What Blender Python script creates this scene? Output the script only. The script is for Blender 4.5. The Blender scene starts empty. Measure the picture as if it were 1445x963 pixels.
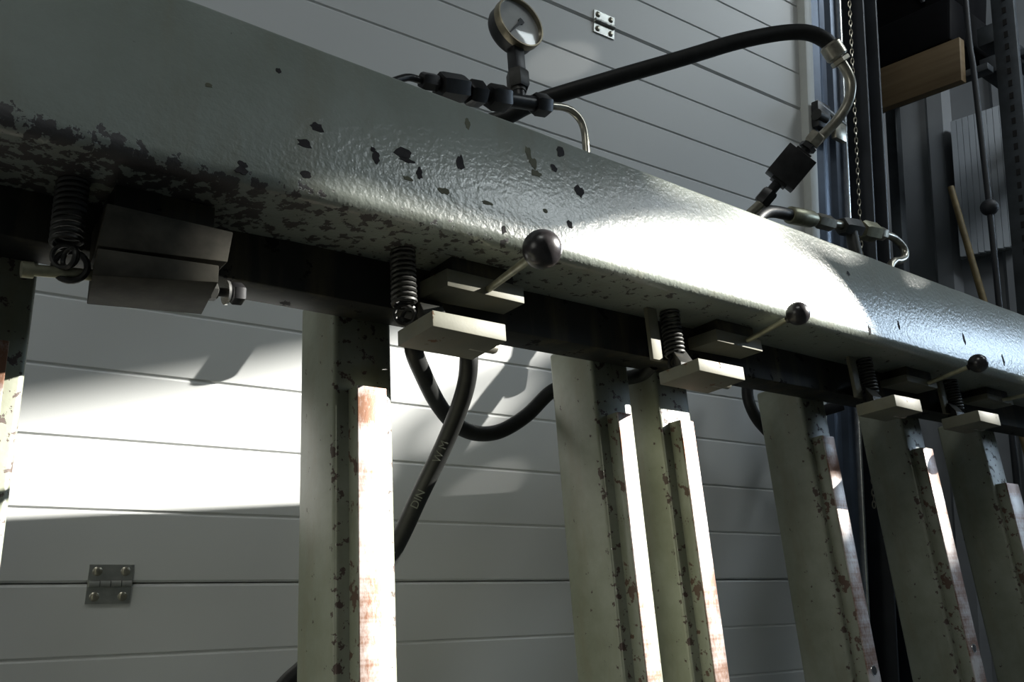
import bpy, bmesh, math, random
from mathutils import Matrix, Vector, Euler
random.seed(7)
scene = bpy.context.scene
COL = scene.collection
S = 0.8                      # metres per modelling unit
EYE = 1.35                   # height of the modelling origin above the floor, metres
TILT = math.radians(9.7)     # the press leans back like an easel

# ------------------------------------------------------------------ camera
RT = ((0.792939, 0.152919, 0.589800), (-0.608226, 0.141160, 0.781112), (0.036191, -0.978105, 0.204941))
cam = bpy.data.cameras.new('camera')
cam.sensor_width = 36.0
cam.lens = 36.0 * 1221.0 / 1445.0
cam.clip_start = 0.02
cam_o = bpy.data.objects.new('camera', cam)
COL.objects.link(cam_o)
cam_o.matrix_world = Matrix((
    (RT[0][0], -RT[0][1], -RT[0][2], 0.0),
    (RT[1][0], -RT[1][1], -RT[1][2], 0.0),
    (RT[2][0], -RT[2][1], -RT[2][2], EYE),
    (0, 0, 0, 1)))
scene.camera = cam_o

# ------------------------------------------------------------------ world, sun, hall windows, added fill lamps, exposure
world = bpy.data.worlds.new('sky')
scene.world = world
world.use_nodes = True
wn = world.node_tree.nodes['Background']
wn.inputs[0].default_value = (0.62, 0.78, 1.0, 1)
wn.inputs[1].default_value = 1.0

SUN = Vector((-1.5, 0.850912, -0.957052)).normalized()   # direction the light travels
sun = bpy.data.lights.new('sun', 'SUN')
sun.energy = 24.0
sun.angle = math.radians(0.45)
sun.color = (1.0, 0.97, 0.9)
sun_o = bpy.data.objects.new('sun', sun)
COL.objects.link(sun_o)
sun_o.location = (9, -9, 9)
sun_o.rotation_euler = SUN.to_track_quat('-Z', 'Y').to_euler()


def W(x, y, z):
    return Vector((x * S, y * S, z * S + EYE))


def area_light(name, loc, target, sx, sy, power, color):
    li = bpy.data.lights.new(name, 'AREA')
    li.shape = 'RECTANGLE'
    li.size, li.size_y = sx, sy
    li.energy = power
    li.color = color
    o = bpy.data.objects.new(name, li)
    COL.objects.link(o)
    o.location = W(*loc)
    o.rotation_euler = (W(*target) - W(*loc)).to_track_quat('-Z', 'Y').to_euler()
    return o


area_light('fill_light_left', (-4.8, 0.9, 1.0), (1.0, 1.3, 0.3), 1.6, 1.8, 20, (1.0, 1.0, 0.93))  # added fill on the uprights' left faces, not a window
area_light('window_light_right', (12.6, -2.7, 4.3), (2.5, 1.0, 0.6), 2.0, 1.6, 160, (0.62, 0.8, 1.0))
area_light('window_light_front', (5.9, -3.8, 6.0), (0.85, 1.1, 0.57), 1.7, 1.3, 80, (0.88, 0.97, 1.0))
area_light('fill_light_corner', (4.1, 0.2, 3.4), (5.2, 2.4, 1.6), 0.5, 0.5, 14, (0.86, 0.94, 1.0))  # added fill that brightens the dark corner by the rack

area_light('fill_light_upper', (-3.2, -2.2, 8.5), (0.9, 1.7, 0.8), 2.2, 2.2, 120, (0.98, 1.0, 0.96))  # added overhead fill that lifts the door, no roof light there

vs = scene.view_settings
vs.view_transform = 'Standard'
vs.look = 'None'
vs.gamma = 1.0
vs.use_curve_mapping = False
vs.exposure = 0.0

# ------------------------------------------------------------------ materials


def new_mat(name):
    m = bpy.data.materials.new(name)
    m.use_nodes = True
    nt = m.node_tree
    return m, nt, nt.nodes['Principled BSDF']


def N(nt, typ, **kw):
    n = nt.nodes.new(typ)
    for k, v in kw.items():
        if k in n.inputs:
            n.inputs[k].default_value = v
        else:
            setattr(n, k, v)
    return n


def ramp(nt, fac, stops, interp='LINEAR'):
    r = nt.nodes.new('ShaderNodeValToRGB')
    r.color_ramp.interpolation = interp
    els = r.color_ramp.elements
    while len(els) < len(stops):
        els.new(0.5)
    for e, (p, c) in zip(els, stops):
        e.position = p
        e.color = (*c, 1) if len(c) == 3 else c
    nt.links.new(fac, r.inputs[0])
    return r.outputs[0]


def coords(nt, scale=(1, 1, 1), loc=(0, 0, 0)):
    tc = nt.nodes.new('ShaderNodeTexCoord')
    mp = nt.nodes.new('ShaderNodeMapping')
    mp.inputs['Scale'].default_value = scale
    mp.inputs['Location'].default_value = loc
    nt.links.new(tc.outputs['Object'], mp.inputs[0])
    return mp.outputs[0]


def noise(nt, vec, scale, detail=4, rough=0.6):
    n = N(nt, 'ShaderNodeTexNoise', Scale=scale, Detail=detail, Roughness=rough)
    nt.links.new(vec, n.inputs['Vector'])
    return n.outputs['Fac']


def math_n(nt, op, a, b):
    n = nt.nodes.new('ShaderNodeMath')
    n.operation = op
    for i, v in enumerate((a, b)):
        if isinstance(v, (int, float)):
            n.inputs[i].default_value = v
        else:
            nt.links.new(v, n.inputs[i])
    return n.outputs[0]


def mix(nt, fac, a, b):
    n = nt.nodes.new('ShaderNodeMix')
    n.data_type = 'RGBA'
    for sock, v in ((n.inputs['Factor'], fac), (n.inputs['A'], a), (n.inputs['B'], b)):
        if isinstance(v, tuple):
            sock.default_value = (*v, 1)
        elif isinstance(v, (int, float)):
            sock.default_value = v
        else:
            nt.links.new(v, sock)
    return n.outputs['Result']


def bump(nt, bsdf, height, strength=0.3, dist=0.002):
    b = N(nt, 'ShaderNodeBump', Strength=strength, Distance=dist)
    nt.links.new(height, b.inputs['Height'])
    nt.links.new(b.outputs[0], bsdf.inputs['Normal'])


def simple(name, color, rough=0.5, metal=0.0, var=0.15, vscale=25, bstr=0.0, spec=0.5):
    m, nt, b = new_mat(name)
    f = noise(nt, coords(nt), vscale)
    dark = tuple(c * (1 - var) for c in color)
    lite = tuple(min(1, c * (1 + var)) for c in color)
    nt.links.new(ramp(nt, f, [(0.3, dark), (0.7, lite)]), b.inputs['Base Color'])
    b.inputs['Roughness'].default_value = rough
    b.inputs['Metallic'].default_value = metal
    b.inputs['Specular IOR Level'].default_value = spec
    if bstr:
        bump(nt, b, f, bstr)
    return m


def paint(name, base, tint, chip, chips=0.30, edge=None, hammered=0.5, rough=0.36, dirt=0.35, cscale=26.0, hscale=330.0, spec=0.6):
    """worn grey-green machine enamel; edge = (axis, at, width, gain): the wear that gathers along one worn edge"""
    m, nt, b = new_mat(name)
    v = coords(nt)
    big = noise(nt, v, 8.5, 6, 0.65)
    streak = noise(nt, coords(nt, (14, 14, 2.2)), 1.6, 4, 0.6)
    col = ramp(nt, big, [(0.3, tint), (0.65, base)])
    col = mix(nt, math_n(nt, 'MULTIPLY', ramp(nt, streak, [(0.5, (0, 0, 0)), (0.8, (1, 1, 1))]), dirt), col, (0.16, 0.13, 0.07))
    wear = noise(nt, v, cscale, 8, 0.62)
    if edge:
        ax, at, wd, gain = edge
        sp = nt.nodes.new('ShaderNodeSeparateXYZ')
        tc = nt.nodes.new('ShaderNodeTexCoord')
        nt.links.new(tc.outputs['Object'], sp.inputs[0])
        d = math_n(nt, 'ABSOLUTE', math_n(nt, 'SUBTRACT', sp.outputs[ax], at), 0)
        mr = N(nt, 'ShaderNodeMapRange')
        nt.links.new(d, mr.inputs[0])
        mr.inputs[1].default_value = 0.0
        mr.inputs[2].default_value = wd
        mr.inputs[3].default_value = gain
        mr.inputs[4].default_value = 0.0
        wear = math_n(nt, 'SUBTRACT', wear, mr.outputs[0])
    mask = ramp(nt, wear, [(chips, (1, 1, 1)), (chips + 0.012, (0, 0, 0))])
    col = mix(nt, mask, col, chip)
    nt.links.new(col, b.inputs['Base Color'])
    ham = noise(nt, v, hscale, 2, 0.5)
    h = math_n(nt, 'SUBTRACT', math_n(nt, 'MULTIPLY', ham, hammered), mask)
    bump(nt, b, h, 0.45, 0.0012)
    rr = math_n(nt, 'ADD', math_n(nt, 'MULTIPLY', mask, 0.3), rough)
    nt.links.new(rr, b.inputs['Roughness'])
    b.inputs['Specular IOR Level'].default_value = spec
    return m


GREEN = (0.235, 0.25, 0.20)
GTINT = (0.15, 0.16, 0.11)
RUST = (0.055, 0.035, 0.028)
M = {}
M['beam'] = paint('beam_paint', (0.235, 0.26, 0.23), (0.185, 0.205, 0.175), (0.03, 0.025, 0.024), chips=0.27, hammered=1.4, rough=0.30, cscale=62, hscale=150,
                  edge=(2, 0.004, 0.036, 0.26), spec=1.0)
M['post'] = paint('post_paint', GREEN, GTINT, RUST, chips=0.335, edge=(1, 0.003, 0.012, 0.10), hammered=0.25, rough=0.42, hscale=200, cscale=62, dirt=0.6)
M['bar_base'] = paint('bar_base_paint', GREEN, GTINT, (0.08, 0.045, 0.03), chips=0.42, hammered=0.1, cscale=44)
M['block'] = paint('block_paint', (0.15, 0.15, 0.12), (0.10, 0.10, 0.075), (0.10, 0.06, 0.035), chips=0.33, hammered=0.15, rough=0.58, cscale=40, spec=0.25)
M['dark_paint'] = paint('rail_dark_paint', (0.02, 0.021, 0.018), (0.012, 0.012, 0.011), (0.008, 0.007, 0.007), chips=0.36, hammered=0.1, rough=0.55, spec=0.2)
M['steel_block'] = simple('dull_block_steel', (0.03, 0.028, 0.022), 0.65, 0.0, 0.4, 30, 0.1, 0.06)
M['black_metal'] = simple('black_oxide_metal', (0.016, 0.016, 0.017), 0.38, 0.3, 0.4, 60, 0.1)
M['zinc'] = simple('zinc_plate', (0.36, 0.34, 0.28), 0.3, 0.85, 0.25, 60, 0.05)
M['bright_steel'] = simple('bright_steel', (0.62, 0.62, 0.6), 0.25, 0.9, 0.2, 60, 0.05)
M['brass'] = simple('dull_brass_bezel', (0.24, 0.21, 0.15), 0.32, 0.8, 0.3, 40)
M['spring'] = simple('oily_spring_steel', (0.035, 0.035, 0.032), 0.5, 0.4, 0.3, 60)
M['lever'] = simple('lever_steel', (0.30, 0.29, 0.2), 0.4, 0.6, 0.3, 40)
M['knob'] = simple('scuffed_black_knob', (0.018, 0.016, 0.017), 0.28, 0.0, 0.5, 90, 0.12)
M['rubber'] = simple('hose_rubber', (0.009, 0.0095, 0.009), 0.5, 0.0, 0.4, 45, 0.1, 0.3)
M['print'] = simple('hose_print', (0.09, 0.095, 0.085), 0.6)
M['chip'] = simple('bare_primer', (0.03, 0.027, 0.028), 0.75, 0.0, 0.35, 60, 0.2, 0.15)
M['olive_chip'] = simple('olive_primer', (0.11, 0.11, 0.075), 0.7, spec=0.2)
M['dial'] = simple('dial_face', (0.42, 0.42, 0.40), 0.5)
M['needle'] = simple('needle_black', (0.02, 0.02, 0.02), 0.5)
M['hole'] = simple('hole_dark', (0.006, 0.005, 0.005), 0.7)
M['jamb'] = simple('jamb_white', (0.50, 0.52, 0.50), 0.5, 0, 0.05)
M['track'] = simple('track_blue_steel', (0.09, 0.115, 0.16), 0.35, 0.5, 0.2, 8)
M['post_blue'] = simple('post_dark_blue', (0.022, 0.026, 0.033), 0.5, 0.1, 0.3, 10)
M['rack'] = simple('rack_dark_steel', (0.05, 0.058, 0.066), 0.5, 0.2, 0.3, 12)
M['machine'] = simple('machine_black', (0.005, 0.005, 0.006), 0.6, spec=0.08)
M['rope'] = simple('rope_black', (0.012, 0.014, 0.018), 0.6)
M['plug'] = simple('grey_plug', (0.3, 0.32, 0.36), 0.5)
M['stick'] = simple('stick_wood', (0.16, 0.12, 0.05), 0.6, 0, 0.3, 30)
M['concrete'] = simple('floor_concrete', (0.20, 0.20, 0.19), 0.8, 0, 0.2, 3)
M['hall'] = simple('hall_wall', (0.22, 0.23, 0.23), 0.8, 0, 0.1, 2)
M['roof'] = simple('hall_roof', (0.12, 0.12, 0.12), 0.8, 0, 0.1, 2)
M['cladding'] = simple('cladding_grey', (0.27, 0.285, 0.30), 0.55, 0.1, 0.22, 1.7)
M['sheet_light'] = simple('sheet_pale', (0.62, 0.66, 0.70), 0.5, 0, 0.1, 3)
M['door_seal'] = simple('door_seal', (0.05, 0.05, 0.05), 0.8)
M['strip_red'] = simple('strip_rust_red', (0.13, 0.05, 0.035), 0.55)


def mk_door():
    m, nt, b = new_mat('door_enamel')
    v = coords(nt)
    big = noise(nt, v, 1.3, 3, 0.5)
    nt.links.new(ramp(nt, big, [(0.3, (0.56, 0.575, 0.57)), (0.7, (0.61, 0.62, 0.615))]), b.inputs['Base Color'])
    b.inputs['Roughness'].default_value = 0.42
    bump(nt, b, noise(nt, v, 420, 2), 0.08, 0.0006)
    return m


def mk_bar():
    m, nt, b = new_mat('worn_bar_steel')
    v = coords(nt)
    patch = noise(nt, coords(nt, (9, 9, 16)), 1.0, 2, 0.5)
    grit = noise(nt, coords(nt, (220, 220, 90)), 1.0, 4, 0.75)
    lines = noise(nt, coords(nt, (3, 3, 210)), 1.0, 2, 0.5)
    f = math_n(nt, 'ADD', math_n(nt, 'MULTIPLY', patch, 0.9), math_n(nt, 'MULTIPLY', grit, 0.34))
    f = math_n(nt, 'ADD', f, math_n(nt, 'MULTIPLY', lines, 0.16))
    tone = noise(nt, v, 5, 2)
    rust = mix(nt, tone, (0.20, 0.085, 0.035), (0.13, 0.075, 0.06))
    mask = ramp(nt, f, [(0.62, (0, 0, 0)), (0.82, (1, 1, 1))])
    nt.links.new(mix(nt, mask, (0.46, 0.425, 0.41), rust), b.inputs['Base Color'])
    b.inputs['Metallic'].default_value = 0.35
    b.inputs['Roughness'].default_value = 0.42
    bump(nt, b, grit, 0.25, 0.0008)
    return m


def mk_plank():
    m, nt, b = new_mat('plank_pine')
    g = noise(nt, coords(nt, (4, 1.2, 26)), 1.4, 5, 0.6)
    nt.links.new(ramp(nt, g, [(0.3, (0.14, 0.092, 0.045)), (0.7, (0.21, 0.15, 0.08))]), b.inputs['Base Color'])
    b.inputs['Roughness'].default_value = 0.6
    return m


def mk_glass():
    m, nt, b = new_mat('gauge_glass')
    out = nt.nodes['Material Output']
    tr = nt.nodes.new('ShaderNodeBsdfTransparent')
    gl = N(nt, 'ShaderNodeBsdfGlossy', Roughness=0.08)
    mx = nt.nodes.new('ShaderNodeMixShader')
    mx.inputs[0].default_value = 0.07
    nt.links.new(tr.outputs[0], mx.inputs[1])
    nt.links.new(gl.outputs[0], mx.inputs[2])
    nt.links.new(mx.outputs[0], out.inputs[0])
    return m


M['door'] = mk_door()
M['bar'] = mk_bar()
M['plank'] = mk_plank()
M['glass'] = mk_glass()

# ------------------------------------------------------------------ mesh building


class Frame:
    def __init__(self, origin, rot):
        self.rot = Euler(rot)
        self.o = Vector(origin)

    def place(self, p):
        q = self.o + self.rot.to_matrix() @ Vector(p)
        return W(*q)


PRESS = Frame((0, 0, 0), (-TILT, 0, 0))
ROOM = Frame((0, 0, 0), (0, 0, 0))
DOOR = Frame((0, 1.8, 0), (0, 0, math.atan(-0.0767)))


class MB:
    def __init__(self):
        self.v, self.f = [], []

    def add(self, v, f):
        k = len(self.v)
        self.v += [Vector(p) for p in v]
        self.f += [[i + k for i in q] for q in f]
        return self

    def hexa(self, p):   # 4 bottom corners then 4 top corners, both counter-clockwise seen from above
        return self.add(p, [(3, 2, 1, 0), (4, 5, 6, 7), (0, 1, 5, 4), (1, 2, 6, 5), (2, 3, 7, 6), (3, 0, 4, 7)])

    def box(self, x0, x1, y0, y1, z0, z1):
        return self.hexa([(x0, y0, z0), (x1, y0, z0), (x1, y1, z0), (x0, y1, z0), (x0, y0, z1), (x1, y0, z1), (x1, y1, z1), (x0, y1, z1)])

    def tube(self, pts, r, seg=12, caps=True):
        pts = [Vector(p) for p in pts]
        rs = r if isinstance(r, (list, tuple)) else [r] * len(pts)
        n = len(pts)
        t = (pts[1] - pts[0]).normalized()
        a = t.orthogonal().normalized()
        base = len(self.v)
        for i, p in enumerate(pts):
            t = (pts[min(i + 1, n - 1)] - pts[max(i - 1, 0)]).normalized()
            a = (a - t * a.dot(t)).normalized()
            b = t.cross(a)
            for k in range(seg):
                an = 2 * math.pi * k / seg
                self.v.append(p + (a * math.cos(an) + b * math.sin(an)) * rs[i])
        for i in range(n - 1):
            for k in range(seg):
                k2 = (k + 1) % seg
                self.f.append([base + i * seg + k, base + i * seg + k2, base + (i + 1) * seg + k2, base + (i + 1) * seg + k])
        if caps:
            self.f.append([base + k for k in range(seg)][::-1])
            self.f.append([base + (n - 1) * seg + k for k in range(seg)])
        return self

    def lathe(self, c, axis, prof, seg=32):   # prof: (distance along axis, radius)
        c, ax = Vector(c), Vector(axis).normalized()
        return self.tube_prof(c, ax, prof, seg)

    def tube_prof(self, c, ax, prof, seg):
        a = ax.orthogonal().normalized()
        b = ax.cross(a)
        base = len(self.v)
        for d, r in prof:
            for k in range(seg):
                an = 2 * math.pi * k / seg
                self.v.append(c + ax * d + (a * math.cos(an) + b * math.sin(an)) * r)
        for i in range(len(prof) - 1):
            for k in range(seg):
                k2 = (k + 1) % seg
                self.f.append([base + i * seg + k, base + i * seg + k2, base + (i + 1) * seg + k2, base + (i + 1) * seg + k])
        self.f.append([base + k for k in range(seg)][::-1])
        self.f.append([base + (len(prof) - 1) * seg + k for k in range(seg)])
        return self

    def nut(self, p0, p1, r, spin=0.0, bev=0.14):
        p0, p1 = Vector(p0), Vector(p1)
        ax = p1 - p0
        L = ax.length
        ax = ax.normalized()
        a = ax.orthogonal().normalized()
        b = ax.cross(a)
        base = len(self.v)
        prof = [(0, r * (1 - bev)), (L * 0.14, r), (L * 0.86, r), (L, r * (1 - bev))]
        for d, q in prof:
            for k in range(6):
                an = 2 * math.pi * k / 6 + spin
                self.v.append(p0 + ax * d + (a * math.cos(an) + b * math.sin(an)) * q)
        for i in range(3):
            for k in range(6):
                k2 = (k + 1) % 6
                self.f.append([base + i * 6 + k, base + i * 6 + k2, base + (i + 1) * 6 + k2, base + (i + 1) * 6 + k])
        self.f.append([base + k for k in range(6)][::-1])
        self.f.append([base + 18 + k for k in range(6)])
        return self

    def sphere(self, c, r, seg=28, rings=16, axis=(0, 0, 1)):
        prof = [(-r * math.cos(math.pi * i / rings), max(1e-4, r * math.sin(math.pi * i / rings))) for i in range(rings + 1)]
        return self.lathe(c, axis, prof, seg)

    def ring(self, c, axis, R, r, seg=20, sec=8, arc=1.0):
        c, ax = Vector(c), Vector(axis).normalized()
        a = ax.orthogonal().normalized()
        b = ax.cross(a)
        n = max(6, int(seg * arc))
        pts = [c + (a * math.cos(2 * math.pi * arc * i / n) + b * math.sin(2 * math.pi * arc * i / n)) * R for i in range(n + 1)]
        return self.tube(pts, r, sec, True)

    def loft(self, rows, close=True):   # rows: equal-length point loops
        m = len(rows[0])
        base = len(self.v)
        for r in rows:
            self.v += [Vector(p) for p in r]
        for i in range(len(rows) - 1):
            for k in range(m if close else m - 1):
                k2 = (k + 1) % m
                self.f.append([base + i * m + k, base + i * m + k2, base + (i + 1) * m + k2, base + (i + 1) * m + k])
        if close:
            self.f.append([base + k for k in range(m)][::-1])
            self.f.append([base + (len(rows) - 1) * m + k for k in range(m)])
        return self

    def build(self, name, mat, root=None, frame=None, bevel=0.0, seg=2, smooth=True, angle=38):
        if root is not None:
            p0, frame = Vector(root['_p']), FR[root['_f']]
        else:
            frame = frame or ROOM
            lo = [min(p[i] for p in self.v) for i in range(3)]
            hi = [max(p[i] for p in self.v) for i in range(3)]
            p0 = Vector(((lo[0] + hi[0]) / 2, (lo[1] + hi[1]) / 2, lo[2]))
        me = bpy.data.meshes.new(name)
        me.from_pydata([(p - p0) * S for p in self.v], [], self.f)
        me.validate()
        bm = bmesh.new()
        bm.from_mesh(me)
        bmesh.ops.recalc_face_normals(bm, faces=bm.faces)
        if bevel:
            es = [e for e in bm.edges if len(e.link_faces) == 2 and e.calc_face_angle(0) > math.radians(35)]
            bmesh.ops.bevel(bm, geom=es, offset=bevel * S, segments=seg, profile=0.5, affect='EDGES', clamp_overlap=True)
        bm.to_mesh(me)
        bm.free()
        if smooth:
            me.shade_smooth()
            me.set_sharp_from_angle(angle=math.radians(angle))
        me.materials.append(mat)
        o = bpy.data.objects.new(name, me)
        COL.objects.link(o)
        if root is not None:
            o.parent = root
        else:
            o.location = frame.place(p0)
            o.rotation_euler = frame.rot
        return o


FR = {'press': PRESS, 'room': ROOM, 'door': DOOR}


def thing(name, p, frame, label, cat, group=None):
    o = bpy.data.objects.new(name, None)
    o.empty_display_size = 0.05
    COL.objects.link(o)
    fr = FR[frame]
    o.location = fr.place(p)
    o.rotation_euler = fr.rot
    o['_p'] = p
    o['_f'] = frame
    tag(o, label, cat, group)
    return o


def tag(o, label, cat, group=None):
    o['label'] = label
    o['category'] = cat
    if group:
        o['group'] = group
    return o


def struct(o):
    o['kind'] = 'structure'
    return o


def sub(child, part):       # make child a sub-part of a part (both meshes live in the root's coordinates)
    child.parent = part
    return child


def smooth_path(pts, n=8):
    pts = [Vector(p) for p in pts]
    out = []
    for i in range(len(pts) - 1):
        a, b = pts[i], pts[i + 1]
        z = pts[i - 1] if i else a * 2 - b
        c = pts[i + 2] if i + 2 < len(pts) else b * 2 - a
        for k in range(n):
            t = k / n
            out.append(0.5 * ((2 * a) + (b - z) * t + (2 * z - 5 * a + 4 * b - c) * t * t + (3 * a - z - 3 * b + c) * t ** 3))
    out.append(pts[-1])
    return out


def interp(tab, x):
    if x <= tab[0][0]:
        return tab[0][1]
    for (a, u), (b, w) in zip(tab, tab[1:]):
        if x <= b:
            return u + (w - u) * (x - a) / (b - a)
    return tab[-1][1]


# ------------------------------------------------------------------ hall shell
FLOOR = -EYE / S
struct(MB().box(-5.2, 13.2, -4.3, 3.4, FLOOR - 0.1, FLOOR).build('floor', M['concrete'], smooth=False))
struct(MB().box(-5.2, 13.2, -4.3, 3.4, 8.8, 8.9).build('ceiling', M['roof'], smooth=False))
struct(MB().box(-5.2, -5.1, -4.3, 3.4, FLOOR, 8.8).build('wall_left', M['hall'], smooth=False))
struct(MB().box(13.1, 13.2, -4.3, 3.4, FLOOR, 8.8).build('wall_right', M['hall'], smooth=False))
struct(MB().box(-5.2, 13.2, 3.3, 3.4, FLOOR, 8.8).build('wall_back', M['hall'], smooth=False))
# wall beside and above the sectional door, in the door's own plane
w = MB()
w.box(-5.2, -2.4, 0.12, 0.24, FLOOR, 8.8)
w.box(-2.4, 2.44, 0.12, 0.24, 3.3, 8.8)
w.box(2.44, 2.86, 0.12, 0.24, FLOOR, 8.8)
struct(w.build('wall_door', M['hall'], frame=DOOR, smooth=False))

# added unseen gobo wall; its holes are shaped to cast the sun patches.
# Each outline is given where its beam crosses the face plane of the press and carried back along the sun to the wall.
WALL_Y = -4.1
ST = Vector((-1.5, 0.850912, -0.957052))


def to_wall(x, z):
    p = PRESS.rot.to_matrix() @ Vector((x, 1.0, z))
    t = (WALL_Y - p.y) / ST.y
    return p + ST * t


def blob(cx, cz, rx, rz, a=0.0, n=10):
    return [(cx + rx * math.cos(2 * math.pi * i / n) * math.cos(a) - rz * math.sin(2 * math.pi * i / n) * math.sin(a),
             cz + rx * math.cos(2 * math.pi * i / n) * math.sin(a) + rz * math.sin(2 * math.pi * i / n) * math.cos(a)) for i in range(n)]


GOBO_HOLES = [  # outlines drawn to shape the sunlit areas, small ones for soft glows
    [(0.2, -0.2), (1.74, -0.2), (1.74, 0.50), (1.86, 0.60), (1.93, 0.608), (1.83, 0.70), (1.72, 0.785), (1.60, 0.83), (1.58, 0.872), (1.95, 0.88), (1.955, 0.95), (1.975, 1.048), (2.11, 1.128),
     (2.335, 1.225), (2.335, 1.28), (1.95, 1.205), (1.755, 1.148), (1.557, 1.094), (1.22, 1.015), (1.24, 0.872), (1.50, 0.868), (1.46, 0.832), (1.24, 0.775),
     (1.11, 0.725), (1.0, 0.675), (0.88, 0.632), (0.47, 0.628), (0.44, 0.45), (0.2, 0.42)],
    [(1.765, 0.385), (1.91, 0.385), (1.91, 0.468), (1.765, 0.468)],
    [(2.172, 0.395), (2.30, 0.395), (2.30, 0.468), (2.172, 0.468)],
    [(2.735, 0.33), (2.80, 0.33), (2.80, 0.64), (2.72, 0.64)],
    [(2.03, 1.026), (2.11, 1.012), (2.18, 1.028), (2.23, 1.080), (2.245, 1.130), (2.13, 1.076)],
    [(1.945, 0.965), (2.0, 0.960), (2.03, 0.975), (2.0, 0.992), (1.955, 0.992)],
    blob(2.232, 0.897, 0.036, 0.014, 0.25),
    blob(2.11, 1.90, 0.030, 0.014, 0.5),
]
bm = bmesh.new()


def loop(pts):
    vs_ = [bm.verts.new(p * S + Vector((0, 0, EYE))) for p in pts]
    for i in range(len(vs_)):
        bm.edges.new((vs_[i], vs_[(i + 1) % len(vs_)]))


loop([Vector((-5.2, WALL_Y, FLOOR)), Vector((13.2, WALL_Y, FLOOR)), Vector((13.2, WALL_Y, 8.85)), Vector((-5.2, WALL_Y, 8.85))])
for poly in GOBO_HOLES:
    loop([to_wall(*q) for q in poly])
bmesh.ops.triangle_fill(bm, use_beauty=True, use_dissolve=False, edges=bm.edges[:])
me = bpy.data.meshes.new('sun_gobo_wall')
bm.to_mesh(me)
bm.free()
me.materials.append(M['hall'])
o = bpy.data.objects.new('sun_gobo_wall', me)
COL.objects.link(o)
struct(o)
sol = o.modifiers.new('thick', 'SOLIDIFY')
sol.thickness = 0.01

# ------------------------------------------------------------------ sectional door
RIB, SEAM0, SEC = 0.131, -0.138, 0.7845


def door_y(x):
    return 1.8 - 0.0767 * x


door = bpy.data.objects.new('door_1', None)
COL.objects.link(door)
door.location = DOOR.place((0, 0, 0))
door.rotation_euler = DOOR.rot
door['_p'] = (0, 0, 0)
door['_f'] = 'door'
struct(door)
DX0, DX1 = -2.4, 2.435
for i in range(-2, 5):
    z0, z1 = SEAM0 + SEC * i, SEAM0 + SEC * (i + 1)
    prof = [(0.006, z0 + 0.001), (0.0, z0 + 0.006)]
    z = z0 + RIB
    while z < z1 - 0.05:
        prof += [(0.0, z - 0.0045), (0.0032, z - 0.001), (0.0032, z + 0.001), (0.0, z + 0.0045)]
        z += RIB
    prof += [(0.0, z1 - 0.006), (0.006, z1 - 0.001), (0.05, z1 - 0.001), (0.05, z0 + 0.001)]
    if i == -2:
        prof = [(d, max(z, FLOOR)) for d, z in prof]
    MB().loft([[(DX0, d, z) for d, z in prof], [(DX1, d, z) for d, z in prof]]).build('panel', M['door'], door, smooth=False)
MB().box(DX0, DX1, 0.03, 0.045, FLOOR, 4.9).build('seal_strip', M['door_seal'], door, smooth=False)


def hinge(u, z, mat):
    h = MB()
    w_ = 0.038
    h.box(u - w_, u + w_, -0.004, 0.0, z + 0.007, z + 0.034)
    h.box(u - w_, u + w_, -0.004, 0.0, z - 0.036, z - 0.007)
    for k in range(4):
        a = u - w_ + 0.002 + k * 0.0185
        h.tube([(a, -0.006, z), (a + 0.017, -0.006, z)], 0.0062, 10)
    h.box(u - w_, u + w_, -0.003, 0.0, z - 0.009, z + 0.009)
    p = h.build('hinge', mat, door)
    for sx in (-0.024, 0.024):
        for sz in (-0.023, 0.022):
            sub(MB().lathe((u + sx, -0.004, z + sz), (0, -1, 0), [(0, 0.0085), (0.002, 0.0085), (0.004, 0.006), (0.0045, 0.003)], 12).build('screw', M['zinc'], door), p)


M['hinge_zinc'] = simple('hinge_zinc_plate', (0.42, 0.43, 0.41), 0.35, 0.85, 0.15, 60)  # one even zinc tone for every hinge
for u, z in ((0.424, SEAM0), (1.565, SEAM0 + 2 * SEC), (0.424, SEAM0 + 2 * SEC), (1.565, SEAM0), (1.565, SEAM0 + SEC), (0.424, SEAM0 + SEC)):
    hinge(u, z, M['hinge_zinc'])

struct(MB().box(2.437, 2.476, -0.03, 0.12, FLOOR, 4.6).build('trim_1', M['jamb'], frame=DOOR, bevel=0.003))

# ------------------------------------------------------------------ press beam
ZB = [(-0.7, 0.575), (0.0, 0.597), (0.27, 0.603), (0.5, 0.616), (0.78, 0.621), (1.0, 0.627), (1.6, 0.633), (2.7, 0.636), (4.0, 0.638)]


def zb(x):
    return interp(ZB, x)


def zt(x):
    return 0.868 + 0.003 * x


def zrail(x):
    return interp([(-0.7, 0.525), (0.45, 0.532), (1.0, 0.544), (1.6, 0.562), (4.0, 0.57)], x)


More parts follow.
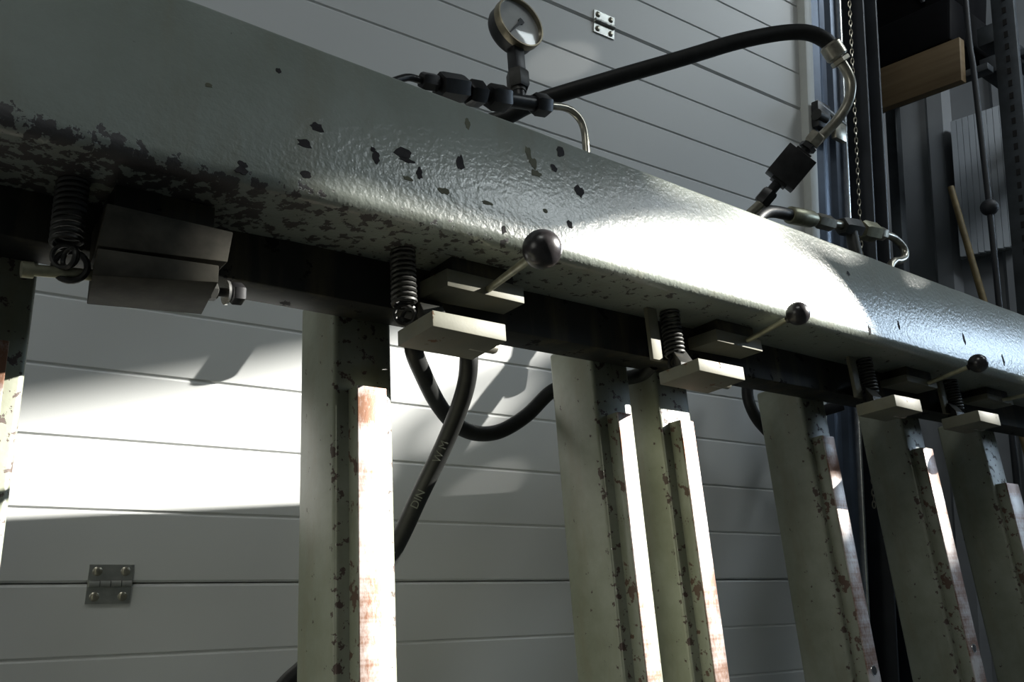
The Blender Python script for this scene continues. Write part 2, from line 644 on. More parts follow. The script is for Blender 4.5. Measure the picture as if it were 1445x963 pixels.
beam = thing('press_beam', (1.6, 1.07, 0.60), 'press',
             'long grey-green steel crossbeam with chipped paint above all the uprights', 'beam')
rows = []
xs = [-0.7 + 0.1 * i for i in range(47)]
for x in xs:
    b_, t_ = zb(x), zt(x)
    dent = 0.0012 * math.sin(x * 23.0) * (0.5 + 0.5 * math.sin(x * 7.7))
    R_ = 0.022
    prof = [(1.0 + 0.004, t_ + dent), (1.0, t_ - 0.006 + dent), (1.0, b_ + R_ + 0.03)]
    for k in range(7):
        a = math.pi / 2 * k / 6
        prof.append((1.0 + R_ - R_ * math.cos(a), b_ + R_ - R_ * math.sin(a)))
    prof += [(1.08, b_ + 0.001), (1.15, b_ + 0.002), (1.15, b_ + 0.016), (1.03, b_ + 0.016), (1.016, b_ + 0.03), (1.016, t_)]
    rows.append([(x, y, z) for y, z in prof])
MB().loft(rows).build('front_plate', M['beam'], beam, angle=50)
MB().hexa([(-0.7, 1.15, zrail(-0.7)), (4.0, 1.15, zrail(4.0)), (4.0, 1.222, zrail(4.0)), (-0.7, 1.222, zrail(-0.7)),
           (-0.7, 1.15, 0.66), (4.0, 1.15, 0.66), (4.0, 1.222, 0.66), (-0.7, 1.222, 0.66)]).build('rear_rail', M['dark_paint'], beam, bevel=0.003)
CHIPS = [(0.468, 0.729, 0.0123, 0.0095), (0.45, 0.695, 0.0119, 0.0081), (0.612, 0.733, 0.0194, 0.0115), (0.619, 0.722, 0.0155, 0.0045), (0.565, 0.71, 0.0073, 0.0111),
         (0.641, 0.704, 0.0065, 0.0127), (0.721, 0.75, 0.0086, 0.0161), (0.925, 0.804, 0.0086, 0.009), (0.984, 0.772, 0.0126, 0.0136),
         (0.946, 0.845, 0.0124, 0.015), (0.801, 0.648, 0.006, 0.0079), (0.362, 0.634, 0.0077, 0.0054), (0.453, 0.645, 0.0096, 0.0067),
         (0.951, 0.696, 0.0069, 0.0086), (0.408, 0.803, 0.0042, 0.0048), (0.36, 0.625, 0.0096, 0.0064), (1.903, 0.66, 0.006, 0.012), (0.56, 0.722, 0.005, 0.005),
         (2.05, 0.70, 0.005, 0.016), (2.4, 0.72, 0.006, 0.02), (2.62, 0.69, 0.006, 0.018), (1.86, 0.80, 0.008, 0.006)]
OLIVE = [(0.685, 0.687, 0.0136, 0.0064), (0.879, 0.798, 0.0099, 0.0132), (0.868, 0.816, 0.0066, 0.0147), (0.883, 0.779, 0.0133, 0.0073), (0.897, 0.709, 0.0066, 0.0057),
         (0.62, 0.69, 0.009, 0.004), (0.31, 0.74, 0.006, 0.004), (0.77, 0.69, 0.012, 0.004), (0.74, 0.83, 0.007, 0.014)]
for lst, mt in ((CHIPS, 'chip'), (OLIVE, 'olive_chip')):
    cm = MB()
    for cx, cz, a, b in lst:
        n = 14
        pr = [random.uniform(0.62, 1.12) for _ in range(n)]
        ring = [(cx + a * pr[k] * math.cos(2 * math.pi * k / n), cz + b * pr[k] * math.sin(2 * math.pi * k / n)) for k in range(n)]
        cm.loft([[(u, 1.001, v) for u, v in ring], [(u, 0.9994, v) for u, v in ring]])
    p = cm.build('bare_patches', M[mt], beam, smooth=False)
    p['kind'] = 'stuff'

# ------------------------------------------------------------------ uprights
YC, YR, YB = 1.226, 1.358, 1.193


def upright(x, w_, bx0, bx1, ztop, label, holes=(), zcol=0.6):
    r = thing('press_upright', (x, YC, -1.49), 'press', label, 'upright', 'uprights of the press')
    MB().box(x, x + w_, YC, YR, -1.49, zcol).build('post', M['post'], r, bevel=0.008, seg=3)
    MB().box(bx0, bx1, YB + 0.004, YC + 0.001, -1.40, ztop).build('bar_base', M['bar_base'], r, bevel=0.0015)
    MB().box(bx0, bx1, YB, YB + 0.004, -1.40, ztop - 0.001).build('face_bar', M['bar'], r, bevel=0.0008)
    for z in holes:
        MB().lathe(((bx0 + bx1) / 2, YB + 0.002, z), (0, -1, 0), [(0, 0.010), (0.0026, 0.010)], 16).build('bolt_hole', M['hole'], r)
        MB().ring(((bx0 + bx1) / 2, YB - 0.0002, z), (0, 1, 0), 0.0105, 0.0012, 18, 6).build('bolt_rim', M['bright_steel'], r)
    return r


upright(0.064, 0.105, 0.078, 0.142, 0.41, 'grey-green upright cut by the left edge of the photo')
upright(0.609, 0.108, 0.634, 0.686, 0.415, 'widest-looking upright left of centre with a broad sunlit rust-patched bar')
upright(1.189, 0.106, 1.216, 1.254, 0.433, 'grey-green upright with an almost pure white bar right of the looped hose')
upright(1.375, 0.104, 1.402, 1.443, 0.436, 'grey-green upright with a grey-mottled bar close behind the white-barred one', zcol=0.575)
upright(1.914, 0.107, 1.931, 1.978, 0.450, 'grey-green upright with a bluish unlit bar beside the door track', (-0.105, ))
upright(2.399, 0.110, 2.421, 2.477, 0.459, 'second upright from the right, its bar sunlit only near the top', (-0.083, ))
upright(2.880, 0.112, 2.900, 2.985, 0.385, 'rust-spotted upright cut by the right edge of the photo')

# ------------------------------------------------------------------ clamps


def helix(c, z0, z1, R_, turns, n=14):
    N_ = turns * n
    return [(c[0] + R_ * math.cos(2 * math.pi * i / n), c[1] + R_ * math.sin(2 * math.pi * i / n), z0 + (z1 - z0) * i / N_) for i in range(N_ + 1)]


def spring_parts(r, cx, cy, z0, z1, R_, zhook):
    sp = MB().tube(helix((cx, cy), z0, z1, R_, 11), 0.0032, 6).build('spring', M['spring'], r)
    hk = MB().ring((cx, cy, zhook), (0.5, 1, 0.1), R_ * 0.85, 0.0032, 20, 6)
    hk.ring((cx + 0.004, cy - 0.006, zhook - 0.004), (1, 0.4, 0.0), R_ * 0.7, 0.003, 18, 6)
    sub(hk.build('spring_hook', M['spring'], r), sp)
    return sp


def clamp(label, x0, x1, zb0, zt0, px0, px1, pz0, pz1, spring_x, spring_z, lever=None, ball_r=0.025, base=None, strip=True):
    """x0..x1 lower block, px0..px1 upper plate"""
    r = thing('beam_clamp', ((x0 + x1) / 2, 1.10, zb0), 'press', label, 'clamp', 'clamps under the crossbeam')
    u = 0.95 / 1.05           # the jaw stands forward of the beam face
    x0, x1, zb0, zt0 = x0 * u, x1 * u, zb0 * u, zt0 * u
    lo = MB().hexa([(x0, 0.95, zb0), (x1, 0.95, zb0 - 0.002), (x1 + 0.004, 1.045, zb0 - 0.002), (x0, 1.047, zb0),
                    (x0, 0.95, zt0), (x1, 0.95, zt0 + 0.001), (x1 + 0.004, 1.045, zt0 + 0.001), (x0, 1.047, zt0)])
    lo.build('lower_block', M['block'], r, bevel=0.0016)
    MB().hexa([(px0, 1.078, pz0), (px1, 1.078, pz0 - 0.001), (px1, 1.140, pz0), (px0 - 0.01, 1.149, pz0),
               (px0, 1.078, pz1), (px1, 1.078, pz1), (px1, 1.140, pz1), (px0 - 0.01, 1.149, pz1)]).build('upper_plate', M['block'], r, bevel=0.0016)
    zc = (px0 + px1) / 2
    ra = 1.149 / 1.045
    n0, n1 = x0 + 0.035, x0 + 0.078
    MB().hexa([(n0, 1.02, zb0 + 0.006), (n1, 1.02, zb0 + 0.006), (n1 * ra, 1.149, zb0 * ra + 0.008), (n0 * ra, 1.149, zb0 * ra + 0.008),
               (n0, 1.02, zt0 + 0.02), (n1, 1.02, zt0 + 0.02), (n1 * ra, 1.149, pz0 + 0.004), (n0 * ra, 1.149, pz0 + 0.004)]).build('neck', M['dark_paint'], r, bevel=0.002)
    MB().box(px0 + 0.012, px1 - 0.02, 1.08, 1.149, pz1 - 0.002, zb(zc) + 0.001).build('carriage', M['dark_paint'], r, bevel=0.002)
    MB().lathe((x1 - 0.03, 1.005, zb0 + 0.007), (1, 0, 0), [(0, 0.009), (0.047, 0.009), (0.051, 0.007)], 16).build('pivot_pin', M['zinc'], r)
    if strip:
        MB().box(spring_x - 0.066, spring_x - 0.038, 1.10, 1.11, zb0 + 0.075, zb(spring_x) + 0.001).build('spring_bracket', M['block'], r, bevel=0.001)
    spring_parts(r, spring_x, 1.10, spring_z, zb(spring_x) + 0.001, 0.0185, spring_z - 0.016)
    MB().tube([(spring_x - 0.006, 1.104, spring_z - 0.025), (n0 * ra - 0.012, 1.125, zt0 * ra + 0.006), (n0 * ra + 0.004, 1.13, zt0 * ra + 0.006)], 0.006, 10).build('hook_pin', M['spring'], r)
    if lever:
        a, b = Vector(base), Vector(lever)
        d = (b - a).normalized()
        a2 = a - d * 0.012
        lv = MB().tube([a2, a + d * 0.02, b - d * ball_r * 0.8], [0.0055, 0.0060, 0.0072 if ball_r > 0.026 else 0.0062], 14).build('lever', M['lever'], r)
        k = MB().sphere(b, ball_r, 36, 20, d)
        sub(k.build('ball_knob', M['knob'], r), lv)
        sub(MB().lathe(b - d * ball_r * 1.12, d, [(0, 0.008), (ball_r * 0.3, 0.0105)], 16).build('knob_collar', M['knob'], r), lv)
    return r


clamp('beam clamp with the biggest black ball knob, above the looped hoses', 0.688, 0.831, 0.476, 0.503, 0.738, 0.899, 0.565, 0.5965,
      0.668, 0.524, (0.721, 0.818, 0.517), 0.028, (0.822, 1.078, 0.576), strip=False)
clamp('beam clamp whose ball knob stands against the sunlit stretch of the crossbeam', 1.311, 1.453, 0.491, 0.517, 1.418, 1.572, 0.580, 0.607,
      1.303, 0.535, (1.544, 0.958, 0.622), 0.025, (1.522, 1.078, 0.597))
clamp('small dark beam clamp with ball knob under the bluish right end of the crossbeam', 2.048, 2.174, 0.501, 0.531, 2.187, 2.349, 0.592, 0.611,
      2.03, 0.54, (2.308, 0.943, 0.618), 0.0245, (2.299, 1.078, 0.601))
clamp('farthest beam clamp, at the right edge of the photo, its knob unseen', 2.493, 2.616, 0.508, 0.539, 2.644, 2.812, 0.598, 0.615,
      2.475, 0.545, (2.86, 0.93, 0.622), 0.0245, (2.746, 1.078, 0.606))

# the leftmost clamp: bigger block, long pin and bolt, no lever in view
r = thing('beam_clamp', (0.285, 1.11, 0.457), 'press', 'big dark beam clamp at upper left with a long pin and a bolt', 'clamp', 'clamps under the crossbeam')
MB().hexa([(0.202, 1.05, 0.457), (0.354, 1.05, 0.479), (0.373, 1.17, 0.479), (0.222, 1.17, 0.466),
           (0.205, 1.05, 0.494), (0.354, 1.05, 0.504), (0.373, 1.17, 0.508), (0.222, 1.17, 0.50)]).build('lower_block', M['steel_block'], r, bevel=0.0016)
MB().hexa([(0.205, 1.058, 0.500), (0.368, 1.058, 0.515), (0.368, 1.149, 0.515), (0.215, 1.149, 0.505),
           (0.212, 1.058, 0.562), (0.374, 1.058, 0.562), (0.374, 1.149, 0.562), (0.215, 1.149, 0.562)]).build('upper_plate', M['steel_block'], r, bevel=0.002)
MB().box(0.225, 0.355, 1.08, 1.149, 0.55, zb(0.29) + 0.001).build('carriage', M['dark_paint'], r, bevel=0.002)
MB().tube([(0.146, 1.11, 0.475), (0.222, 1.11, 0.484)], 0.0075, 14).build('pin', M['lever'], r)
MB().tube([(0.134, 1.11, 0.4735), (0.147, 1.11, 0.475)], 0.0105, 14).build('pin_head', M['lever'], r)
bt = MB().tube([(0.355, 1.115, 0.492), (0.412, 1.115, 0.498)], 0.0065, 12).build('bolt', M['black_metal'], r)
sub(MB().nut((0.394, 1.115, 0.4962), (0.412, 1.115, 0.498), 0.016).build('bolt_nut', M['black_metal'], r), bt)
sub(MB().tube([(0.386, 1.115, 0.4955), (0.3895, 1.115, 0.4958)], 0.0175, 18).build('washer', M['bright_steel'], r), bt)
sub(MB().nut((0.362, 1.115, 0.4928), (0.374, 1.115, 0.494), 0.0135, 0.3).build('lock_nut', M['spring'], r), bt)
spring_parts(r, 0.178, 1.10, 0.512, zb(0.178) + 0.001, 0.0175, 0.497)
MB().ring((0.187, 1.105, 0.487), (0.35, 1, 0.1), 0.019, 0.0042, 24, 8).build('spring_eye', M['spring'], r)

# ------------------------------------------------------------------ pipe line with the pressure gauge
K = 1.0213
GY = 1.103


def gp(x, z):
    return (x * K, GY, z * K)


r = thing('gauge_pipe_line', gp(0.9, 0.985), 'press', 'row of black hydraulic fittings with a bent steel pipe below the gauge', 'pipe fitting')
MB().tube(smooth_path([(0.60, GY, 0.64), (0.61, GY, 0.80), (0.635, GY, 0.915), gp(0.668, 0.944), gp(0.703, 0.953), gp(0.74, 0.962)]), 0.007, 12).build('inlet_pipe', M['black_metal'], r)
MB().nut(gp(0.703, 0.953), gp(0.738, 0.9605), 0.0165).build('nut', M['black_metal'], r)
MB().nut(gp(0.741, 0.957), gp(0.796, 0.970), 0.026, 0.2, 0.06).build('check_valve', M['black_metal'], r)
MB().nut(gp(0.802, 0.966), gp(0.838, 0.974), 0.0255, 0.4).build('nut', M['black_metal'], r)
MB().tube([gp(0.79, 0.965), gp(0.86, 0.977)], 0.0125, 14).build('nipple', M['black_metal'], r)
MB().nut(gp(0.851, 0.975), gp(0.895, 0.985), 0.0265, 0.1).build('nut', M['black_metal'], r)
t = MB().tube([gp(0.89, 0.984), gp(0.968, 1.002)], 0.0150, 16)
t.tube([gp(0.927, 0.993), gp(0.9265, 1.022)], 0.0135, 16)
t.build('tee', M['black_metal'], r)
MB().nut(gp(0.962, 1.000), gp(0.999, 1.0085), 0.0235, 0.2).build('nut', M['black_metal'], r)
MB().tube(smooth_path([gp(0.995, 1.008), gp(1.02, 1.016), gp(1.045, 1.0215), gp(1.066, 1.0205), gp(1.085, 1.008), gp(1.094, 0.985), gp(1.094, 0.95), gp(1.090, 0.86), gp(1.088, 0.66)]), 0.0078, 14).build('bent_pipe', M['zinc'], r)

g = thing('pressure_gauge', gp(0.927, 1.02), 'press', 'round pressure gauge with steel bezel standing on the fittings above the beam', 'gauge')
GC = Vector((0.948, 1.08, 1.191))
GR = 0.0575
GA = Vector((0, -1, 0))
MB().lathe(GC, GA, [(-0.047, GR * 0.80), (-0.043, GR * 0.90), (-0.036, GR * 0.955), (-0.012, GR * 0.97)], 44).build('case', M['black_metal'], g)
bz = MB()
prof = [(-0.014, GR * 0.965), (-0.014, GR * 1.0), (-0.001, GR * 1.0), (0.002, GR * 0.985), (0.002, GR * 0.93), (-0.003, GR * 0.915), (-0.014, GR * 0.915)]
rows = []
for k in range(49):
    an = 2 * math.pi * k / 48
    rows.append([tuple(GC + GA * d + Vector((math.cos(an), 0, math.sin(an))) * q) for d, q in prof])
bz.loft(rows, close=True)
bz.build('bezel', M['brass'], g)
MB().lathe(GC, GA, [(-0.0095, GR * 0.92), (-0.0078, GR * 0.92)], 40).build('dial', M['dial'], g)
nd = MB()
dn = Vector((-0.034, 0, -0.043)).normalized()
sd = Vector((dn.z, 0, -dn.x))
q0 = GC + GA * (-0.0068)
for y0, y1 in ((-0.0006, 0.0006), ):
    pts = [(dn * 0.047, 0.0012), (dn * 0.012, 0.0022), (dn * -0.004, 0.0035), (dn * -0.006, 0.0065), (dn * -0.016, 0.0065), (dn * -0.017, 0.002)]
    ring = [q0 + c + sd * w_ for c, w_ in pts] + [q0 + c - sd * w_ for c, w_ in reversed(pts)]
    nd.loft([[p + GA * y0 for p in ring], [p + GA * y1 for p in ring]])
nd.build('needle', M['needle'], g, smooth=False)
MB().lathe(GC, GA, [(-0.005, GR * 0.915), (-0.002, GR * 0.915), (-0.0002, GR * 0.7), (0.0012, GR * 0.4), (0.0018, 0.001)], 40).build('glass', M['glass'], g)
x_, = (gp(0.927, 0)[0], )
MB().box(x_ - 0.013, x_ + 0.013, GY - 0.013, GY + 0.013, 1.078, 1.142).build('square_stem', M['black_metal'], g, bevel=0.002)
MB().nut((x_, GY, 1.042), (x_, GY, 1.083), 0.0235, 0.35).build('stem_nut', M['spring'], g)
MB().tube([(x_, GY, 1.034), (x_, GY, 1.046)], 0.015, 16).build('stem_collar', M['spring'], g)

# ------------------------------------------------------------------ big rising hose and its valve


def pix(px, py, D):
    """a point of the press frame seen at photo pixel (px, py), D units ahead of the lens"""
    a, b = (px - 722.5) / 1221.0, (py - 481.5) / 1221.0
    t = Vector((RT[0][0] * a + RT[0][1] * b + RT[0][2], RT[1][0] * a + RT[1][1] * b + RT[1][2], RT[2][0] * a + RT[2][1] * b + RT[2][2])) * D
    return PRESS.rot.to_matrix().inverted() @ t


r = thing('hydraulic_hose', (1.2, 1.05, 1.07), 'press', 'thick black rubber hose rising to a steel elbow and a square black valve block', 'hose')
H = [pix(660, 186, 2.12), pix(712, 166, 2.13), pix(760, 143, 2.15), pix(860, 112, 2.19), pix(960, 83, 2.23), pix(1040, 59, 2.27), pix(1100, 47, 2.30), pix(1138, 46, 2.31), pix(1163, 56, 2.31), pix(1176, 70, 2.31)]
MB().tube(smooth_path([H[0] + Vector((-0.10, -0.06, -0.42)), H[0] + Vector((-0.07, -0.02, -0.14))] + H), 0.0208, 20).build('rubber_hose', M['rubber'], r)
fa, fb = pix(1170, 62, 2.31), pix(1187, 88, 2.31)
fd = (fb - fa).normalized()
MB().lathe(fa, fd, [(0, 0.024), (0.005, 0.0285), (0.040, 0.0285), (0.045, 0.024)], 24).build('ferrule', M['zinc'], r)
MB().nut(fa + fd * 0.047, fa + fd * 0.062, 0.026).build('ferrule_nut', M['zinc'], r)
MB().tube(smooth_path([fa + fd * 0.040, pix(1196, 103, 2.31), pix(1201, 122, 2.31), pix(1196, 146, 2.31), pix(1181, 170, 2.31), pix(1158, 194, 2.32), pix(1152, 200, 2.32)]), 0.0133, 16).build('elbow_pipe', M['zinc'], r)
va, vb = pix(1144, 203, 2.31), pix(1082, 277, 2.33)
vd = (vb - va).normalized()
MB().nut(va - vd * 0.032, va + vd * 0.002, 0.0225, 0.4).build('top_nut', M['zinc'], r)
MB().nut(va + vd * 0.004, va + vd * 0.020, 0.0235).build('collar', M['black_metal'], r)
side = vd.cross(va.normalized()).normalized()
dep = side.cross(vd).normalized()
L = (vb - va).length
c0 = va + vd * (L * 0.20)
c1 = va + vd * (L * 0.72)
hw = 0.044
dep = dep * 0.62
MB().hexa([c0 - side * hw - dep * hw, c0 + side * hw - dep * hw, c0 + side * hw + dep * hw, c0 - side * hw + dep * hw,
           c1 - side * hw - dep * hw, c1 + side * hw - dep * hw, c1 + side * hw + dep * hw, c1 - side * hw + dep * hw]).build('valve_block', M['black_metal'], r, bevel=0.002)
for e in (1, -1):
    a = c0 if e > 0 else c1
    MB().hexa([a - side * .023 - dep * .034 - vd * .007, a + side * .023 - dep * .034 - vd * .007, a + side * .023 + dep * .034 - vd * .007, a - side * .023 + dep * .034 - vd * .007,
               a - side * .023 - dep * .034 + vd * .007, a + side * .023 - dep * .034 + vd * .007, a + side * .023 + dep * .034 + vd * .007, a - side * .023 + dep * .034 + vd * .007]).build('shoulder', M['black_metal'], r, bevel=0.001)
MB().tube([va, vb], 0.014, 12).build('valve_stem', M['black_metal'], r)
MB().nut(vb - vd * 0.018, vb + vd * 0.025, 0.0235, 0.2).build('bottom_nut', M['black_metal'], r)
MB().tube(smooth_path([vb + vd * 0.02, pix(1070, 291, 2.335), pix(1054, 307, 2.34), pix(1046, 330, 2.34), pix(1042, 400, 2.30)]), 0.0135, 16).build('feed_pipe', M['zinc'], r)

# low hose line on top of the beam at the right
LY = 1.25
Q = 1.25 / 1.12


def lp(x, z, dy=0.0):
    return (x * Q, LY + dy, z * Q)


r = thing('return_hose_line', lp(2.1, 1.0), 'press', 'low black hose with steel couplings and hooked pipe along the beam top', 'hose')
MB().tube(smooth_path([(1.80, 1.20, 0.668), (1.805, 1.21, 0.80), lp(1.655, 0.87), lp(1.69, 0.945), lp(1.735, 0.985), lp(1.785, 1.004), lp(1.862, 1.014)]), 0.018, 16).build('rubber_hose', M['rubber'], r)
d_ = Vector((1, 0, 0.14))
MB().lathe(lp(1.85, 1.0125), d_, [(0, 0.021), (0.007, 0.026), (0.11, 0.026), (0.128, 0.021)], 20).build('ferrule', M['lever'], r)
MB().nut(lp(1.975, 1.030), lp(2.052, 1.038), 0.024, 0.2).build('nut', M['zinc'], r)
MB().tube([lp(1.95, 1.027), lp(2.34, 1.079)], 0.014, 14).build('tube', M['zinc'], r)
MB().nut(lp(2.10, 1.045), lp(2.19, 1.058), 0.030, 0.5).build('nut', M['spring'], r)
MB().tube([lp(2.148, 1.05), lp(2.148, 0.95), (2.40, 1.20, 0.668)], 0.019, 12).build('branch', M['spring'], r)
MB().nut(lp(2.205, 1.060), lp(2.29, 1.071), 0.032, 0.3).build('nut', M['lever'], r)
MB().nut(lp(2.295, 1.072), lp(2.335, 1.078), 0.0225, 0.1).build('nut', M['zinc'], r)
MB().tube(smooth_path([lp(2.33, 1.0775), lp(2.385, 1.080), lp(2.425, 1.066), lp(2.437, 1.045), lp(2.425, 1.022), lp(2.39, 1.004), lp(2.35, 0.99), lp(2.32, 0.94), (2.58, 1.235, 0.80), (2.58, 1.20, 0.668)]), 0.0128, 16).build('hooked_pipe', M['zinc'], r)

# ------------------------------------------------------------------ hanging hoses behind the beam
HA = [(0.752, 1.185, 0.535), (0.745, 1.168, 0.508), (0.722, 1.163, 0.482), (0.776, 1.22, 0.457), (0.856, 1.30, 0.436), (0.927, 1.355, 0.4196), (0.989, 1.385, 0.4135), (1.048, 1.405, 0.4205),
      (1.10, 1.412, 0.438), (1.165, 1.415, 0.477), (1.242, 1.415, 0.540), (1.31, 1.395, 0.565), (1.342, 1.33, 0.555), (1.342, 1.24, 0.54), (1.342, 1.20, 0.553)]
o = MB().tube(smooth_path(HA), 0.0158, 18).build('hanging_hose', M['rubber'], frame=PRESS)
tag(o, 'black hose hanging in a U-shaped loop in front of the door', 'hose')
r = thing('crossing_hose', (0.9, 1.41, 0.3), 'press', 'black hose with faint lettering running diagonally down behind the widest upright', 'hose')
HB = [(0.836, 1.185, 0.540), (0.836, 1.168, 0.510), (0.832, 1.160, 0.481), (0.846, 1.19, 0.446), (0.853, 1.23, 0.405), (0.8485, 1.28, 0.345), (0.829, 1.33, 0.269), (0.806, 1.37, 0.193),
      (0.758, 1.395, 0.103), (0.70, 1.41, 0.025), (0.645, 1.415, -0.013), (0.60, 1.415, -0.055), (0.50, 1.42, -0.20), (0.44, 1.43, -0.45), (0.42, 1.44, -0.9), (0.42, 1.42, -1.47)]
hb = smooth_path(HB)
MB().tube(hb, 0.0165, 18).build('rubber_hose', M['rubber'], r)


def hose_text(txt, i0, size, root):
    cu = bpy.data.curves.new('hose_print', 'FONT')
    cu.body = txt
    cu.size = size
    cu.align_y = 'CENTER'
    cu.extrude = 0.0002
    tmp = bpy.data.objects.new('tmp', cu)
    COL.objects.link(tmp)
    dg = bpy.context.evaluated_depsgraph_get()
    me_ = bpy.data.meshes.new_from_object(tmp.evaluated_get(dg))
    bpy.data.objects.remove(tmp)
    p = Vector(hb[i0])
    d = (Vector(hb[i0 - 6]) - p).normalized()
    view = (-p).normalized()
    nrm = (view - d * view.dot(d)).normalized()
    up = nrm.cross(d)
    m4 = Matrix((( d.x, up.x, nrm.x, p.x + nrm.x * 0.0166), (d.y, up.y, nrm.y, p.y + nrm.y * 0.0166), (d.z, up.z, nrm.z, p.z + nrm.z * 0.0166), (0, 0, 0, 1)))
    p0 = Vector(root['_p'])
    for v in me_.vertices:
        q = m4 @ v.co
        v.co = (q - p0) * S
    me_.materials.append(M['print'])
    o_ = bpy.data.objects.new('printed_letters', me_)
    COL.objects.link(o_)
    o_.parent = root
    return o_


hose_text('W M', 42, 0.020, r)
hose_text('DIN', 50, 0.020, r)
hose_text('1001', 60, 0.018, r)

HC = [(2.03, 1.40, 0.70), (2.02, 1.44, 0.692), (2.006, 1.45, 0.637), (2.016, 1.45, 0.586), (2.052, 1.45, 0.545), (2.12, 1.45, 0.51), (2.22, 1.45, 0.52), (2.30, 1.44, 0.60), (2.33, 1.40, 0.78)]
o = MB().tube(smooth_path(HC), 0.0165, 16).build('hose_loop', M['rubber'], frame=PRESS)
tag(o, 'short black hose showing as a curved sliver left of the bluish-barred upright', 'hose')
o = MB().hexa([(2.02, 1.37, 0.515), (2.24, 1.30, 0.575), (2.245, 1.318, 0.575), (2.03, 1.39, 0.515), (2.02, 1.37, 0.545), (2.24, 1.30, 0.608), (2.245, 1.318, 0.608), (2.03, 1.39, 0.545)]).build('stop_arm', M['black_metal'], frame=PRESS, bevel=0.002)
tag(o, 'short flat black arm slanting across the lower door track', 'bracket')

# ------------------------------------------------------------------ door track, chain, posts
r = thing('door_track', (2.56, 1.60, FLOOR), 'room', 'vertical blue-grey steel door track with a bright edge beside the sectional door', 'track')
t = MB()
prof = [(2.485, 1.600), (2.52, 1.590), (2.545, 1.600), (2.575, 1.600), (2.59, 1.585), (2.605, 1.600), (2.64, 1.592), (2.64, 1.66), (2.485, 1.66)]
t.loft([[(x, y, FLOOR) for x, y in prof], [(x, y, 4.0) for x, y in prof]]).build('channel', M['track'], r, smooth=False)
MB().box(2.640, 2.652, 1.575, 1.63, FLOOR, 4.0).build('bright_edge', M['bright_steel'], r, bevel=0.002)
MB().box(2.652, 2.668, 1.60, 1.65, FLOOR, 0.40).build('red_strip', M['strip_red'], r)

r = thing('roller_bracket', (2.5, 1.57, 1.35), 'room', 'black roller bracket with a metal plate on the door edge behind the elbow pipe', 'bracket')
MB().box(2.435, 2.51, 1.55, 1.578, 1.35, 1.445).build('bracket_plate', M['black_metal'], r, bevel=0.004)
MB().tube([(2.44, 1.56, 1.44), (2.60, 1.555, 1.405)], 0.010, 12).build('roller_axle', M['bright_steel'], r)
MB().box(2.53, 2.595, 1.545, 1.565, 1.335, 1.40).build('keeper_plate', M['zinc'], r, bevel=0.003)
MB().lathe((2.43, 1.555, 1.39), (1, 0, 0), [(0, 0.02), (0.05, 0.02)], 18).build('roller', M['spring'], r)

ch = MB()
z = 0.10
k = 0
while z < 3.2:
    ax = (1, 0.6, 0) if k % 2 else (0.6, -1, 0)
    n = 10
    a = Vector(ax).normalized()
    pts = [Vector((2.705, 1.575, z)) + a * (0.0048 * math.cos(2 * math.pi * i / n)) + Vector((0, 0, 0.0125 * math.sin(2 * math.pi * i / n))) for i in range(n + 1)]
    ch.tube(pts, 0.0021, 5, False)
    z += 0.0195
    k += 1
o = ch.build('lifting_chain', M['zinc'], frame=ROOM)
tag(o, 'thin steel lifting chain hanging beside the bright edge of the door track', 'chain')
p = MB()
p.box(2.735, 2.745, 1.54, 1.66, FLOOR, 4.4)
p.box(2.745, 2.825, 1.59, 1.60, FLOOR, 4.4)
p.box(2.825, 2.835, 1.54, 1.66, FLOOR, 4.4)
o = p.build('steel_post', M['post_blue'], frame=ROOM, bevel=0.002)
tag(o, 'dark blue-black steel post right of the chain and door track', 'post')

# ------------------------------------------------------------------ corner with the rack
pr = []
y = 1.0
steps = [(0.0, 0.0), (0.20, 0.0), (0.235, 0.045), (0.33, 0.045), (0.365, 0.0)]
c = MB()
yy = 1.0
while yy < 3.29:
    for dy, dx in steps:
        pr.append((5.25 - dx, yy + dy))
    yy += 0.40
front = [(x, y, FLOOR) for x, y in pr] + [(5.36, pr[-1][1], FLOOR), (5.36, 1.0, FLOOR)]
top = [(x, y, 6.0) for x, y, _ in front]
struct(c.loft([front, top]).build('wall_corner', M['cladding'], smooth=False))

r = thing('pale_ribbed_sheet', (5.17, 2.22, 1.67), 'room', 'pale finely ribbed sheet on the corner wall behind the rope with the ball', 'sheet')
for i in range(9):
    y0 = 2.045 + i * 0.036
    MB().hexa([(5.155, y0, 1.665), (5.155, y0 + 0.033, 1.672), (5.18, y0 + 0.033, 1.672), (5.18, y0, 1.665),
               (5.155, y0, 2.55), (5.155, y0 + 0.033, 2.55), (5.18, y0 + 0.033, 2.55), (5.18, y0, 2.55)]).build('rib', M['sheet_light'], r, smooth=False)
MB().box(5.18, 5.20, 2.04, 2.375, 1.66, 2.55).build('backing', M['hall'], r, smooth=False)

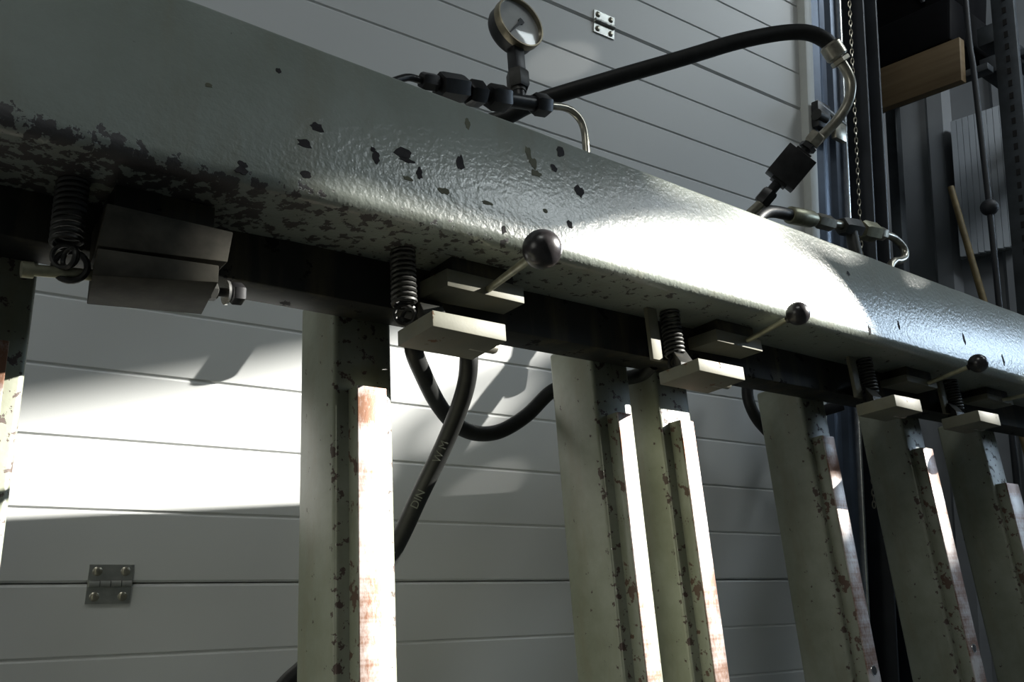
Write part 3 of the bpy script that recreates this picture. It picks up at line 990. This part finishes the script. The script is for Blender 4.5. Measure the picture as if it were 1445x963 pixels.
r = thing('storage_rack', (4.3, 1.65, FLOOR), 'room', 'dark perforated rack frame at the right edge of the photo', 'rack')
for yc_ in (1.63, ):
    p = MB().box(4.16, 4.19, yc_ - 0.06, yc_ + 0.045, FLOOR, 3.8)
    p.box(4.19, 4.25, yc_ + 0.035, yc_ + 0.045, FLOOR, 3.8)
    p.build('upright', M['rack'], r, bevel=0.004)
    h = MB()
    for i in range(36):
        h.box(4.157, 4.161, yc_ - 0.024, yc_ - 0.006, 0.9 + i * 0.065, 0.93 + i * 0.065)
    h.build('slot_holes', M['hole'], r, smooth=False)['kind'] = 'stuff'
MB().box(4.45, 4.50, 1.50, 1.60, FLOOR, 3.8).build('upright', M['rack'], r, bevel=0.004)
MB().hexa([(4.16, 1.67, 2.40), (5.1, 1.67, 2.40), (5.1, 1.75, 2.40), (4.16, 1.75, 2.40), (4.16, 1.67, 2.50), (5.1, 1.67, 2.50), (5.1, 1.75, 2.50), (4.16, 1.75, 2.50)]).build('cross_beam', M['rack'], r, bevel=0.004)
MB().box(4.16, 5.1, 1.67, 1.75, 2.24, 2.33).build('cross_beam', M['rack'], r, bevel=0.004)
MB().box(4.036, 4.10, 1.66, 2.32, 2.20, 2.235).build('ledger', M['rack'], r, bevel=0.003)
MB().box(4.44, 4.50, 1.60, 2.40, 2.425, 2.46).build('ledger', M['rack'], r, bevel=0.003)
MB().box(4.44, 4.50, 2.34, 2.40, FLOOR, 3.8).build('upright', M['rack'], r, bevel=0.004)

o = MB().hexa([(3.985, 1.762, 2.165), (4.035, 1.762, 2.165), (4.035, 2.36, 2.172), (3.985, 2.36, 2.172),
               (3.985, 1.757, 2.392), (4.035, 1.757, 2.392), (4.035, 2.36, 2.400), (3.985, 2.36, 2.400)]).build('wooden_plank', M['plank'], frame=ROOM, bevel=0.003)
tag(o, 'brown wooden plank on edge at upper right, below the black machine', 'plank')

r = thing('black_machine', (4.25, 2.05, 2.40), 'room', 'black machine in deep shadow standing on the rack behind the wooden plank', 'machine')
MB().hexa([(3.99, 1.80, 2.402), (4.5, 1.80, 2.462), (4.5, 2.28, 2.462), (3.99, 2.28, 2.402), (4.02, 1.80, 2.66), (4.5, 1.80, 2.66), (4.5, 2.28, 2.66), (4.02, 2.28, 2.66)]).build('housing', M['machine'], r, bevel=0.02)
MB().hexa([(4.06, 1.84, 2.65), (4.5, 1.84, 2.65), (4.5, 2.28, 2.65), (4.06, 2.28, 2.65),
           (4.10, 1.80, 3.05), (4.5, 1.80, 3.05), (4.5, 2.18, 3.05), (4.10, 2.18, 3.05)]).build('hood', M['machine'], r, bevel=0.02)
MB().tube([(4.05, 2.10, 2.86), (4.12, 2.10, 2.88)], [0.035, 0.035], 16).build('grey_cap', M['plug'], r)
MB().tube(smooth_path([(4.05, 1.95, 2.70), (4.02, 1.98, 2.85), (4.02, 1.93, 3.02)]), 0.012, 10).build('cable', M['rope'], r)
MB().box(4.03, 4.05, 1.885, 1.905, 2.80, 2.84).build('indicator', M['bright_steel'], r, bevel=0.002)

r = thing('rope_with_ball', (3.5, 1.48, 0.2), 'room', 'black pull rope with a dark ball hanging in front of the corner wall at right', 'rope')
MB().tube(smooth_path([(3.5, 1.51, 6.0), (3.5, 1.507, 2.5), (3.5, 1.495, 1.9), (3.5, 1.478, 1.311), (3.5, 1.471, 0.906), (3.5, 1.46, 0.2)]), 0.0115, 10).build('rope', M['rope'], r)
MB().sphere((3.5, 1.478, 1.311), 0.034, 24, 14).build('ball', M['rope'], r)

o = MB().tube([(4.0, 1.856, 1.648), (4.0, 1.746, 1.064), (4.0, 1.233, FLOOR + 0.012)], [0.0145, 0.0155, 0.017], 12).build('wooden_stick', M['stick'], frame=ROOM)
tag(o, 'thin yellow-brown wooden stick leaning upright left of the rope', 'stick')

for o in bpy.data.objects:
    for k in ('_p', '_f'):
        if k in o:
            del o[k]
